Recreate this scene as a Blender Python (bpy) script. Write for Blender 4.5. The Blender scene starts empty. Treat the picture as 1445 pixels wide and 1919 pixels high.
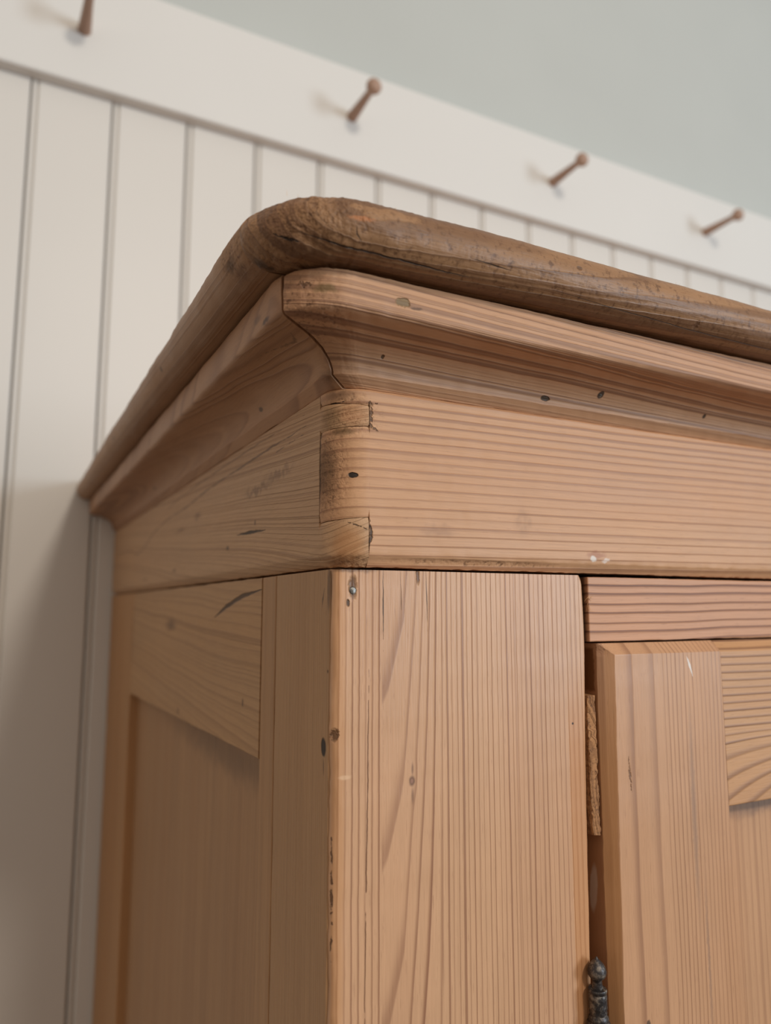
import bpy, bmesh, math, random
from mathutils import Vector, Matrix, noise as mnoise

random.seed(7)
S = bpy.context.scene
COL = S.collection

# ------------------------------------------------------------------ camera
ZF = 1.75                       # top of the corner post / underside of the frieze
YW = 0.585                      # face of the boarded wall behind the wardrobe
F_PX, W_PX, H_PX = 1399.5, 1445, 1919
PITCH, YAW = math.radians(7.405), math.radians(27.11)
cp, sp, cy, sy = math.cos(PITCH), math.sin(PITCH), math.cos(YAW), math.sin(YAW)
FWD = Vector((sy * cp, cy * cp, sp)); RGT = Vector((cy, -sy, 0)); UPV = RGT.cross(FWD)
CAM = Vector((-0.1026, -0.2398, 1.7350))
cd = bpy.data.cameras.new('camera'); cam = bpy.data.objects.new('camera', cd); COL.objects.link(cam)
cam.matrix_world = Matrix(((RGT.x, UPV.x, -FWD.x, CAM.x), (RGT.y, UPV.y, -FWD.y, CAM.y), (RGT.z, UPV.z, -FWD.z, CAM.z), (0, 0, 0, 1)))
cd.sensor_fit = 'VERTICAL'; cd.sensor_height = 24.0; cd.lens = 24.0 * F_PX / H_PX
cd.clip_start = 0.01; cd.clip_end = 50
cd.dof.use_dof = True; cd.dof.focus_distance = 0.285; cd.dof.aperture_fstop = cd.lens / 3.6
S.camera = cam

# ------------------------------------------------------------------ light
S.view_settings.view_transform = 'Standard'; S.view_settings.look = 'None'
S.view_settings.gamma = 1.0; S.view_settings.use_curve_mapping = False
S.view_settings.exposure = 0.0
wd = bpy.data.worlds.new('world'); S.world = wd; wd.use_nodes = True
bg = wd.node_tree.nodes['Background']; bg.inputs[0].default_value = (1.0, 0.885, 0.77, 1); bg.inputs[1].default_value = 0.48

def area_light(name, loc, target, sx, sy_, power, col):
    d = bpy.data.lights.new(name, 'AREA'); d.shape = 'RECTANGLE'; d.size = sx; d.size_y = sy_; d.energy = power; d.color = col
    o = bpy.data.objects.new(name, d); COL.objects.link(o); o.location = loc
    o.rotation_euler = (Vector(target) - Vector(loc)).to_track_quat('-Z', 'Y').to_euler()
    return o
# daylight from a window in front of the wardrobe, to the right
area_light('window_daylight', (2.45, -2.75, 2.1), (0.20, 0.2, 1.85), 0.8, 1.3, 66, (0.72, 0.87, 1.0))
# warm ceiling lamp over the photographer's head
ld = bpy.data.lights.new('ceiling_lamp_light', 'POINT'); ld.energy = 50; ld.color = (1.0, 0.91, 0.79); ld.shadow_soft_size = 0.12
lo = bpy.data.objects.new('ceiling_lamp_light', ld); COL.objects.link(lo); lo.location = (0.24, -1.5, 2.75)

# ------------------------------------------------------------------ helpers
def srgb(r, g, b):
    f = lambda c: (c / 255 / 12.92) if c / 255 <= 0.04045 else ((c / 255 + 0.055) / 1.055) ** 2.4
    return (f(r), f(g), f(b), 1.0)

class NT:
    """tiny wrapper for building node trees by expression"""
    def __init__(self, name):
        self.mat = bpy.data.materials.new(name); self.mat.use_nodes = True
        self.t = self.mat.node_tree; self.t.nodes.clear()
        self.out = self.t.nodes.new('ShaderNodeOutputMaterial')
        self.b = self.t.nodes.new('ShaderNodeBsdfPrincipled')
        self.t.links.new(self.b.outputs[0], self.out.inputs[0])
    def n(self, kind, **kw):
        nd = self.t.nodes.new(kind)
        for k, v in kw.items(): setattr(nd, k, v)
        return nd
    def put(self, sock, v):
        if isinstance(v, bpy.types.NodeSocket): self.t.links.new(v, sock)
        else: sock.default_value = v
    def m(self, op, a, b=0.0, c=0.0):
        nd = self.n('ShaderNodeMath', operation=op)
        self.put(nd.inputs[0], a); self.put(nd.inputs[1], b)
        if op in ('MULTIPLY_ADD', 'COMPARE', 'SMOOTH_MIN'): self.put(nd.inputs[2], c)
        return nd.outputs[0]
    def add(self, *a):
        r = a[0]
        for x in a[1:]: r = self.m('ADD', r, x)
        return r
    def mul(self, *a):
        r = a[0]
        for x in a[1:]: r = self.m('MULTIPLY', r, x)
        return r
    def sub(self, a, b): return self.m('SUBTRACT', a, b)
    def vm(self, op, a, b=None):
        nd = self.n('ShaderNodeVectorMath', operation=op)
        self.put(nd.inputs[0], a)
        if b is not None: self.put(nd.inputs[1], b)
        return nd.outputs[1] if op in ('LENGTH', 'DOT_PRODUCT') else nd.outputs[0]
    def smooth(self, v, a, b, lo=0.0, hi=1.0):
        nd = self.n('ShaderNodeMapRange', interpolation_type='SMOOTHSTEP')
        self.put(nd.inputs[0], v); nd.inputs[1].default_value = a; nd.inputs[2].default_value = b
        nd.inputs[3].default_value = lo; nd.inputs[4].default_value = hi
        return nd.outputs[0]
    def noise(self, vec, scale=1.0, detail=2.0, rough=0.5, color=False):
        nd = self.n('ShaderNodeTexNoise'); self.put(nd.inputs['Vector'], vec)
        nd.inputs['Scale'].default_value = scale; nd.inputs['Detail'].default_value = detail; nd.inputs['Roughness'].default_value = rough
        return nd.outputs['Color'] if color else nd.outputs[0]
    def mix(self, f, a, b, blend='MIX'):
        nd = self.n('ShaderNodeMix', data_type='RGBA', blend_type=blend)
        self.put(nd.inputs[0], f); self.put(nd.inputs[6], a); self.put(nd.inputs[7], b)
        return nd.outputs[2]
    def comb(self, x, y, z):
        nd = self.n('ShaderNodeCombineXYZ')
        self.put(nd.inputs[0], x); self.put(nd.inputs[1], y); self.put(nd.inputs[2], z)
        return nd.outputs[0]

EARLY = srgb(203, 156, 117); LATE = srgb(143, 94, 66); TINT = srgb(190, 128, 88)

def pine(name, axes, spacing=0.003, pith=None, g0=0.0, tilt=(0, 0), kd=0.0, warp=((1.2, 14, 0.004), (6, 60, 0.0006)),
         early=EARLY, late=LATE, tint=TINT, contrast=0.75, jitter=0.9, seed=0.0, knots=(), marks=(), rough=0.5, ridge=0.00012,
         fibre=0.15, fibre_bump=0.00007, tint_amt=0.45, phase_fn=None, sharp=(0.45, 0.90), wear=(), spec=0.35, ringvar=0.5, bumps=1.0, fall=0.96, obj_random=False):
    """pine board: growth rings as cylinders about a pith line parallel to the grain, in metres"""
    t = NT(name)
    tc = t.n('ShaderNodeTexCoord').outputs['Object']
    if obj_random:
        oi = t.n('ShaderNodeObjectInfo').outputs['Random']
        tc = t.vm('ADD', tc, t.comb(t.mul(oi, 0.37), t.mul(oi, 0.53), t.mul(oi, 3.1)))
    sx = t.n('ShaderNodeSeparateXYZ'); t.put(sx.inputs[0], tc)
    ix = {'x': 0, 'y': 1, 'z': 2}
    g, a, d = (sx.outputs[ix[k]] for k in axes)
    def stretched(kg, ka, off):
        return t.comb(t.m('MULTIPLY_ADD', g, kg, off), t.m('MULTIPLY_ADD', a, ka, off * 1.7), t.m('MULTIPLY_ADD', d, ka, -off))
    ap = a; kn = None
    for (kg, ka, lg, la) in knots:                      # rings part around a knot
        dg = t.mul(t.sub(g, kg), 1 / lg); da = t.mul(t.sub(a, ka), 1 / la)
        e = t.m('EXPONENT', t.mul(t.add(t.mul(dg, dg), t.mul(da, da)), -1.0))
        ap = t.sub(ap, t.mul(t.sub(a, ka), e, 0.93))
    for i, (kg, ka, amp) in enumerate(warp):
        ap = t.add(ap, t.mul(t.sub(t.noise(stretched(kg, ka, seed + i * 3.3), 1.0, 1.5), 0.5), 2 * amp))
    gg = t.sub(g, g0)
    if phase_fn: ph = phase_fn(t, gg, ap, d)
    else:
        if pith:
            aa = t.add(t.sub(ap, pith[0]), t.mul(gg, tilt[0])); dd = t.add(t.sub(d, pith[1]), t.mul(gg, tilt[1]))
            r = t.m('SQRT', t.add(t.mul(aa, aa), t.mul(dd, dd)))
        else:
            r = t.add(ap, t.mul(d, kd), t.mul(gg, tilt[0]))
        ph = t.mul(r, 1 / spacing)
        if jitter:
            nz = t.n('ShaderNodeTexNoise', noise_dimensions='1D'); t.put(nz.inputs['W'], t.m('MULTIPLY_ADD', r, 0.30 / spacing, seed * 2.1)); nz.inputs['Detail'].default_value = 1
            ph = t.add(ph, t.mul(nz.outputs[0], jitter * 3.0))
    fr = t.m('FRACT', ph)
    wn = t.n('ShaderNodeTexWhiteNoise', noise_dimensions='1D'); t.put(wn.inputs['W'], t.m('FLOOR', ph))
    rv = t.m('MULTIPLY_ADD', wn.outputs[0], ringvar, 1 - ringvar)
    latew = t.mul(t.smooth(fr, sharp[0], sharp[1]), t.smooth(fr, fall, 1.0, 1.0, 0.0), t.smooth(fr, sharp[0], sharp[1], 0.25, 1.0))
    lw = t.mul(latew, rv)
    # broad tone changes, then the rings, then fine fibres
    tone = t.smooth(t.noise(stretched(2.5, 34, seed + 11), 1.0, 3), 0.32, 0.72)
    col = t.mix(t.mul(tone, tint_amt), early, tint)
    col = t.mix(t.mul(lw, contrast), col, late)
    fib = t.noise(stretched(55, 1900, seed + 5), 1.0, 2, 0.6)
    hs = t.n('ShaderNodeHueSaturation'); t.put(hs.inputs['Color'], col)
    t.put(hs.inputs['Value'], t.add(1 - fibre, t.mul(fib, 2 * fibre)))
    col = hs.outputs[0]
    dash = t.smooth(t.noise(stretched(130, 2600, seed + 31), 1.0, 1, 0.5), 0.66, 0.76)
    col = t.mix(t.mul(dash, 0.35), col, late)
    mott = t.noise(stretched(9, 40, seed + 23), 1.0, 4, 0.6)
    h2 = t.n('ShaderNodeHueSaturation'); t.put(h2.inputs['Color'], col); t.put(h2.inputs['Value'], t.m('MULTIPLY_ADD', mott, 0.24, 0.88))
    col = h2.outputs[0]
    height = t.add(t.mul(lw, ridge), t.mul(fib, fibre_bump))
    rg = t.add(rough - 0.07, t.mul(mott, 0.14))
    # wear: ((centre), (radii), depth of pitting, noise scale) -- torn, porous fibres
    for (c, r, dep, ns) in wear:
        ln = t.vm('LENGTH', t.vm('DIVIDE', t.vm('SUBTRACT', tc, c), r))
        mk = t.smooth(ln, 0.35, 1.0, 1.0, 0.0)
        nn = t.noise(tc, ns, 4, 0.62)
        pit = t.mul(mk, t.smooth(nn, 0.50, 0.30))
        nf = t.noise(tc, ns * 4, 2, 0.6)
        height = t.sub(height, t.mul(mk, t.add(t.mul(t.sub(1.0, nn), dep), t.mul(nf, dep * 0.25))))
        col = t.mix(t.mul(pit, 0.75), col, srgb(92, 60, 38))
        rg = t.add(rg, t.mul(mk, 0.2 * min(1.0, dep / 0.0007)))
    # marks: dict(c, r, col, s, soft, nz, dep)
    ncache = {}
    for mk_ in marks:
        nz_ = mk_.get('nz', 0.0); v = tc; so = mk_.get('soft', 0.4)
        if nz_:
            key = min((30, 80, 180, 400, 700), key=lambda q: abs(math.log(q / mk_.get('ns', 400.0))))
            if key not in ncache: ncache[key] = t.vm('SUBTRACT', t.noise(tc, float(key), 2, 0.6, color=True), (0.5, 0.5, 0.5))   # shared by the marks
            v = t.vm('ADD', tc, t.vm('MULTIPLY', ncache[key], (2 * nz_,) * 3))
        if 'seg' in mk_:                                   # thin crack: polyline with tapered width
            f = 0.0; L = mk_['seg']; nl = len(L) - 1
            for i in range(nl):
                pa = Vector(L[i]); ba = Vector(L[i + 1]) - pa
                q = t.vm('SUBTRACT', v, tuple(pa))
                if 'n' in mk_:                            # measured along the surface: drop the component along its normal
                    nn_ = Vector(mk_['n']).normalized(); ba = ba - nn_ * ba.dot(nn_)
                    s1 = t.n('ShaderNodeVectorMath', operation='SCALE'); s1.inputs[0].default_value = nn_; t.put(s1.inputs['Scale'], t.vm('DOT_PRODUCT', q, tuple(nn_)))
                    q = t.vm('SUBTRACT', q, s1.outputs[0])
                hh = t.n('ShaderNodeClamp'); t.put(hh.inputs[0], t.mul(t.vm('DOT_PRODUCT', q, tuple(ba)), 1 / ba.length_squared)); hh = hh.outputs[0]
                sc = t.n('ShaderNodeVectorMath', operation='SCALE'); sc.inputs[0].default_value = ba; t.put(sc.inputs['Scale'], hh)
                dist = t.vm('LENGTH', t.vm('SUBTRACT', q, sc.outputs[0]))
                ends = (0.15 if i == 0 else 1.0, 0.15 if i == nl - 1 else 1.0)
                wd_ = t.mul(t.m('MULTIPLY_ADD', hh, ends[1] - ends[0], ends[0]), mk_['w'])
                f = t.m('MAXIMUM', f, t.smooth(t.m('DIVIDE', dist, wd_), 1 - so, 1.0, 1.0, 0.0))
            col = t.mix(t.mul(f, mk_.get('s', 0.8)), col, mk_['col'])
            if mk_.get('dep'): height = t.sub(height, t.mul(f, mk_['dep']))
            continue
        v = t.vm('SUBTRACT', v, mk_['c'])
        if 'rot' in mk_:
            vr = t.n('ShaderNodeVectorRotate', rotation_type='AXIS_ANGLE'); t.put(vr.inputs['Vector'], v)
            vr.inputs['Axis'].default_value = mk_['rot'][0]; vr.inputs['Angle'].default_value = mk_['rot'][1]; v = vr.outputs[0]
        if mk_.get('box'):
            sq = t.n('ShaderNodeSeparateXYZ'); t.put(sq.inputs[0], t.vm('ABSOLUTE', t.vm('DIVIDE', v, mk_['r'])))
            ln = t.m('MAXIMUM', t.m('MAXIMUM', sq.outputs[0], sq.outputs[1]), sq.outputs[2])
        else: ln = t.vm('LENGTH', t.vm('DIVIDE', v, mk_['r']))
        if mk_.get('ring'): f = t.mul(t.smooth(ln, 1 - so, 1.0), t.smooth(ln, 1.0, 1 + so, 1.0, 0.0))
        else: f = t.smooth(ln, 1 - so, 1.0, 1.0, 0.0)
        col = t.mix(t.mul(f, mk_.get('s', 0.8)), col, mk_['col'])
        if mk_.get('dep'): height = t.sub(height, t.mul(f, mk_['dep']))
    t.put(t.b.inputs['Base Color'], col); t.put(t.b.inputs['Roughness'], rg)
    t.b.inputs['Specular IOR Level'].default_value = spec
    bp = t.n('ShaderNodeBump'); bp.inputs['Strength'].default_value = bumps; bp.inputs['Distance'].default_value = 1.0
    t.put(bp.inputs['Height'], height); t.put(t.b.inputs['Normal'], bp.outputs[0])
    return t.mat

def paint(name, col, rough=0.5, bump=0.00005, scale=60, var=0.06, warm=None):
    t = NT(name); tc = t.n('ShaderNodeTexCoord').outputs['Object']
    n1 = t.noise(tc, 6.0, 3); n2 = t.noise(t.vm('MULTIPLY', tc, (1, 1, 0.25)), scale, 4, 0.6)
    hs = t.n('ShaderNodeHueSaturation'); hs.inputs['Color'].default_value = col
    t.put(hs.inputs['Value'], t.add(1 - var, t.mul(n1, 2 * var))); t.put(t.b.inputs['Base Color'], hs.outputs[0])
    t.b.inputs['Roughness'].default_value = rough
    bp = t.n('ShaderNodeBump'); bp.inputs['Strength'].default_value = 1; bp.inputs['Distance'].default_value = 1
    t.put(bp.inputs['Height'], t.mul(n2, bump)); t.put(t.b.inputs['Normal'], bp.outputs[0])
    return t.mat

def iron(name, dark, light, rough=0.42):
    t = NT(name); tc = t.n('ShaderNodeTexCoord').outputs['Object']
    n1 = t.smooth(t.noise(tc, 420.0, 4, 0.65), 0.45, 0.72)
    t.put(t.b.inputs['Base Color'], t.mix(n1, dark, light)); t.b.inputs['Metallic'].default_value = 0.75
    t.put(t.b.inputs['Roughness'], t.add(rough, t.mul(n1, 0.3)))
    bp = t.n('ShaderNodeBump'); bp.inputs['Strength'].default_value = 1; bp.inputs['Distance'].default_value = 1
    t.put(bp.inputs['Height'], t.mul(t.noise(tc, 900.0, 3), 0.00022)); t.put(t.b.inputs['Normal'], bp.outputs[0])
    return t.mat

def mesh_obj(name, verts, faces, mat, parent=None, smooth=True, sharp_deg=35, weighted=False):
    me = bpy.data.meshes.new(name); me.from_pydata([tuple(v) for v in verts], [], faces); me.update()
    bm = bmesh.new(); bm.from_mesh(me); bmesh.ops.recalc_face_normals(bm, faces=bm.faces); bm.to_mesh(me); bm.free()
    if smooth:
        me.polygons.foreach_set('use_smooth', [True] * len(me.polygons))
        me.set_sharp_from_angle(angle=math.radians(sharp_deg))
    me.materials.append(mat)
    o = bpy.data.objects.new(name, me); COL.objects.link(o)
    if parent:
        o.parent = parent
    if weighted:
        wn = o.modifiers.new('weighted_normals', 'WEIGHTED_NORMAL'); wn.keep_sharp = True; wn.weight = 90
    return o

def empty(name, loc=(0, 0, 0), parent=None):
    o = bpy.data.objects.new(name, None); COL.objects.link(o); o.location = loc; o.empty_display_size = 0.05
    if parent: o.parent = parent
    return o

def frange(a, b, step):
    n = max(1, int(round((b - a) / step))); return [a + (b - a) * i / n for i in range(n + 1)]

def rough_up(v, amp, sc, seed=0.0):
    if amp <= 0: return v
    n = mnoise.noise_vector(Vector((v[0] * sc + seed, v[1] * sc - seed, v[2] * sc + 2 * seed)))
    n2 = mnoise.noise_vector(Vector((v[0] * sc * 3.1 + seed, v[1] * sc * 3.1, v[2] * sc * 3.1 - seed)))
    return Vector(v) + amp * (n + 0.5 * n2)

def strip_mesh(rings, close=True):
    """rings: list of equal-length closed loops -> verts, faces with end caps"""
    k = len(rings[0]); V = [p for r in rings for p in r]; Fc = []
    for i in range(len(rings) - 1):
        for j in range(k):
            j2 = (j + 1) % k
            Fc.append((i * k + j, i * k + j2, (i + 1) * k + j2, (i + 1) * k + j))
    Fc.append(tuple(range(k))); Fc.append(tuple((len(rings) - 1) * k + j for j in range(k)))
    return V, Fc

def join(parts):
    V, Fc = [], []
    for v, f in parts:
        o = len(V); V += list(v); Fc += [tuple(i + o for i in q) for q in f]
    return V, Fc

def rrect(u0, u1, v0, v1, r, n=3, sub=0):
    """rounded rectangle loop; r may be a 4-tuple (u0v0, u1v0, u1v1, u0v1)"""
    if not isinstance(r, (tuple, list)): r = (r,) * 4
    pts = []
    for (cu, cv, su, sv, a0, rr) in ((u0, v0, 1, 1, 180, r[0]), (u1, v0, -1, 1, 270, r[1]), (u1, v1, -1, -1, 0, r[2]), (u0, v1, 1, -1, 90, r[3])):
        for i in range(n + 1):
            t = math.radians(a0 + 90 * i / n)
            pts.append((cu + su * rr + rr * math.cos(t), cv + sv * rr + rr * math.sin(t)))
    return pts

def board(name, x, y, z, mat, parent=None, along='z', r=0.0012, stations=None, wob=0.0, wsc=60, seed=0.0, n=3, endr=None):
    """solid timber: rounded section lofted along one axis, ends eased, arrises slightly uneven"""
    ax = 'xyz'.index(along); rng = (x, y, z); o1, o2 = [i for i in range(3) if i != ax]
    a0, a1 = rng[ax]
    st = stations or [a0, a1]
    e = endr if endr is not None else (r if not isinstance(r, (tuple, list)) else max(r)) * 0.8
    st = [a0, a0 + e * 0.4, a0 + e] + [s for s in st if a0 + e < s < a1 - e] + [a1 - e, a1 - e * 0.4, a1]
    rings = []
    for i, s in enumerate(st):
        ins = e * (1 if i in (0, len(st) - 1) else 0.32 if i in (1, len(st) - 2) else 0)
        loop = rrect(rng[o1][0] + ins, rng[o1][1] - ins, rng[o2][0] + ins, rng[o2][1] - ins, r, n)
        ring = []
        for (u, v) in loop:
            p = [0, 0, 0]; p[ax] = s; p[o1] = u; p[o2] = v
            ring.append(rough_up(p, wob, wsc, seed) if wob else Vector(p))
        rings.append(ring)
    V, Fc = strip_mesh(rings)
    return mesh_obj(name, V, Fc, mat, parent, weighted=True)

def lathe(name, prof, mat, parent=None, axis_o=(0, 0, 0), seg=28, axis='z', wob=0.0, seed=0.0):
    V, Fc = [], []
    for (r, h) in prof:
        for k in range(seg):
            t = 2 * math.pi * k / seg
            p = (r * math.cos(t), r * math.sin(t), h) if axis == 'z' else (r * math.cos(t), h, r * math.sin(t))
            p = Vector(p) + Vector(axis_o)
            V.append(rough_up(p, wob, 500, seed) if wob else p)
    for i in range(len(prof) - 1):
        for k in range(seg):
            k2 = (k + 1) % seg; Fc.append((i * seg + k, i * seg + k2, (i + 1) * seg + k2, (i + 1) * seg + k))
    Fc.append(tuple(range(seg))); Fc.append(tuple((len(prof) - 1) * seg + k for k in range(seg)))
    return mesh_obj(name, V, Fc, mat, parent, sharp_deg=50)

def Z(z): return ZF + z
def part_label(o, text): o['label'] = text; return o

# ------------------------------------------------------------------ the room
M_plaster = paint('grey_green_plaster', srgb(194, 196, 191), 0.8, 0.0002, 90, 0.04)
M_boards = paint('cream_white_board_paint', srgb(222, 217, 210), 0.45, 0.00006, 40, 0.02)
M_rail = paint('cream_white_rail_paint', srgb(226, 223, 218), 0.45, 0.00006, 40, 0.02)
M_floor = paint('floor_brown', srgb(84, 66, 50), 0.6, 0.0002, 30, 0.1)

RB, RT = Z(0.5485), Z(0.681)         # peg rail bottom and top
XL, XR, ZT = -1.6, 2.6, 3.0
def struct(name, x, y, z, m, label, cat):
    o = board(name, x, y, z, m, None, 'x', 0.002); o['kind'] = 'structure'; o['label'] = label; o['category'] = cat; return o
wall = struct('wall_back', (XL, XR), (YW + 0.018, YW + 0.14), (0, ZT), M_plaster, 'pale grey-green plaster wall above the white peg rail', 'wall')
floor = struct('floor', (-7, 8), (-9, YW + 0.14), (-0.08, 0.0), M_floor, 'plain brown floor under the wardrobe', 'floor')

# tongue-and-groove boards, one object each: flat face, a bead on the left edge, a V joint
PW = 0.0823
def plank_mesh():
    bx0 = 0.0                          # joint at x = 0, bead right of it
    sec = [(0.0006, 0.018), (0.0006, 0.0048), (0.0009, 0.0030)]
    for i in range(9):                 # bead
        t = math.pi - math.pi * i / 8
        sec.append((0.0032 + 0.0021 * math.cos(t), 0.0024 - 0.0022 * math.sin(t)))
    sec += [(0.0056, 0.0032), (0.0062, 0.0030), (0.0078, 0.0004), (0.0086, 0.0), (PW - 0.0022, 0.0), (PW - 0.0012, 0.0005), (PW - 0.0002, 0.0032), (PW - 0.0001, 0.018)]
    rings = [[Vector((u, v, z)) for (u, v) in sec] for z in (0.0, RB + 0.02)]
    V, Fc = strip_mesh(rings)
    me_o = mesh_obj('plank', V, Fc, M_boards, wall, sharp_deg=40, weighted=True)
    return me_o
J0 = -0.0205 - 0.003
p0 = plank_mesh(); first = True
k0 = int(math.floor((XL - J0) / PW)) + 1; k1 = int(math.floor((XR - J0) / PW)) - 1
for k in range(k0, k1 + 1):
    o = p0 if first else p0.copy()
    if not first: COL.objects.link(o); o.parent = wall
    first = False
    o.location = (J0 + k * PW, YW, 0.0)

# peg rail: moulded board with turned pegs
rail = empty('peg_rail', (0.5, YW, RB))
rail['label'] = 'long white painted peg rail with turned wooden pegs across the wall'; rail['category'] = 'peg rail'
RY = YW - 0.016
sec = [(YW + 0.018, RB), (RY + 0.004, RB), (RY + 0.0018, RB + 0.0004), (RY + 0.0005, RB + 0.0018), (RY, RB + 0.004), (RY, RT - 0.003), (RY + 0.0009, RT - 0.0009), (RY + 0.003, RT), (YW + 0.018, RT)]
V, Fc = strip_mesh([[Vector((x - 0.5, y - YW, z - RB)) for (y, z) in sec] for x in (XL, XR)])
part_label(mesh_obj('rail_board', V, Fc, M_rail, rail, weighted=True), 'white painted rail board with rounded lower edge')
M_peg = pine('turned_peg_wood', ('y', 'z', 'x'), 0.003, early=srgb(178, 146, 126), late=srgb(150, 118, 100), tint=srgb(170, 136, 116), contrast=0.4, rough=0.5)
prof = [(0.0062, 0.014), (0.0068, 0.002), (0.0071, 0.0), (0.0069, -0.002), (0.0064, -0.012), (0.0056, -0.026), (0.0049, -0.040), (0.0046, -0.050), (0.0049, -0.0545),
        (0.0066, -0.0575), (0.0088, -0.0605), (0.0096, -0.0635), (0.0092, -0.0668), (0.0070, -0.0695), (0.0035, -0.0712), (0.0006, -0.0716)]
peg = None
PZ = Z(0.612)
for x in (-0.3825, -0.0575, 0.2630, 0.5895, 0.9140, 1.2400, 1.5660):
    if peg is None: peg = lathe('peg', [(r, h) for r, h in prof], M_peg, rail, seg=24, axis='y'); o = peg
    else: o = peg.copy(); COL.objects.link(o); o.parent = rail
    o.location = (x - 0.5, RY - YW, PZ - RB)

# ------------------------------------------------------------------ the wardrobe
WX, YB = 1.10, 0.583
ward = empty('wardrobe', (WX / 2, YB / 2, 0))
ward['label'] = 'antique stripped pine wardrobe with worn rounded cornice standing against the wall'; ward['category'] = 'wardrobe'
OFF = Vector((-WX / 2, -YB / 2, 0))
def W(o):                                 # parts keep room coordinates inside the wardrobe's empty
    o.location = OFF; return o

FX = [i for i in frange(0.0, 0.36, 0.0016)]      # dense stations where the photo looks closely
FXC = [0.40, 0.5, 0.7, 0.9]

def front_stations(o, c, ys, n_arc, xend, dens=0.0016):
    """plan positions along a front member: round the corner (centre (c,c), radius c+o) then along the front"""
    R = max(c + o, 0.0004); pts = []
    th0 = 0.0
    if ys > c: pts.append((-o, ys))
    else: pts.append(None)
    if ys <= c: th0 = math.asin(max(0.0, min(0.98, (c - ys) / R)))
    arc = []
    for i in range(n_arc + 1):
        th = th0 + (math.pi / 2 - th0) * i / n_arc
        arc.append((c - R * math.cos(th), c - R * math.sin(th)))
    if pts[0] is None: pts[0] = (arc[0][0] , arc[0][1] + 1e-5)
    pts += arc
    pts += [(c + v, -o) for v in frange(0.0, 0.36, dens)[1:]] + [(x, -o) for x in (0.42, 0.5, 0.7, 0.9, xend)]
    return pts

def side_x(o, c, y):
    R = max(c + o, 0.0004)
    if y >= c: return -o
    q = R * R - (c - y) ** 2
    return c - math.sqrt(q) if q > 0 else c

def sweep_front(name, section, seam, mat, n_arc=40, wob=None, seed=0.0, dens=0.0016):
    """section: list of (o, z, c)"""
    cols = [front_stations(o, c, seam(o), n_arc, WX + o, dens) for (o, z, c) in section]
    rings = []
    for i in range(len(cols[0])):
        ring = []
        for (o, z, c), col in zip(section, cols):
            p = Vector((col[i][0], col[i][1], Z(z)))
            if wob: p = wob(p, seed)
            ring.append(p)
        rings.append(ring)
    V, Fc = strip_mesh(rings)
    return W(mesh_obj(name, V, Fc, mat, ward, sharp_deg=30))

def sweep_side(name, section, seam, mat, gap=0.0006, wob=None, seed=0.0, dens=0.003):
    rings = []
    fr = frange(0, 1, 1 / 130)
    fr = [f ** 1.5 for f in fr]
    for f in fr:
        ring = []
        for (o, z, c) in section:
            y0 = seam(o) + gap; y = y0 + (YB - y0) * f
            p = Vector((side_x(o, c, y), y, Z(z)))
            if wob: p = wob(p, seed)
            ring.append(p)
        rings.append(ring)
    V, Fc = strip_mesh(rings)
    return W(mesh_obj(name, V, Fc, mat, ward, sharp_deg=30))

def right_return(name, section, mat):
    """plain return of a cornice member down the right-hand side"""
    rings = [[Vector((WX + o, y, Z(z))) for (o, z, c) in section] for y in (0.012, YB)]
    V, Fc = strip_mesh(rings)
    return W(mesh_obj(name, V, Fc, mat, ward))

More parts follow.
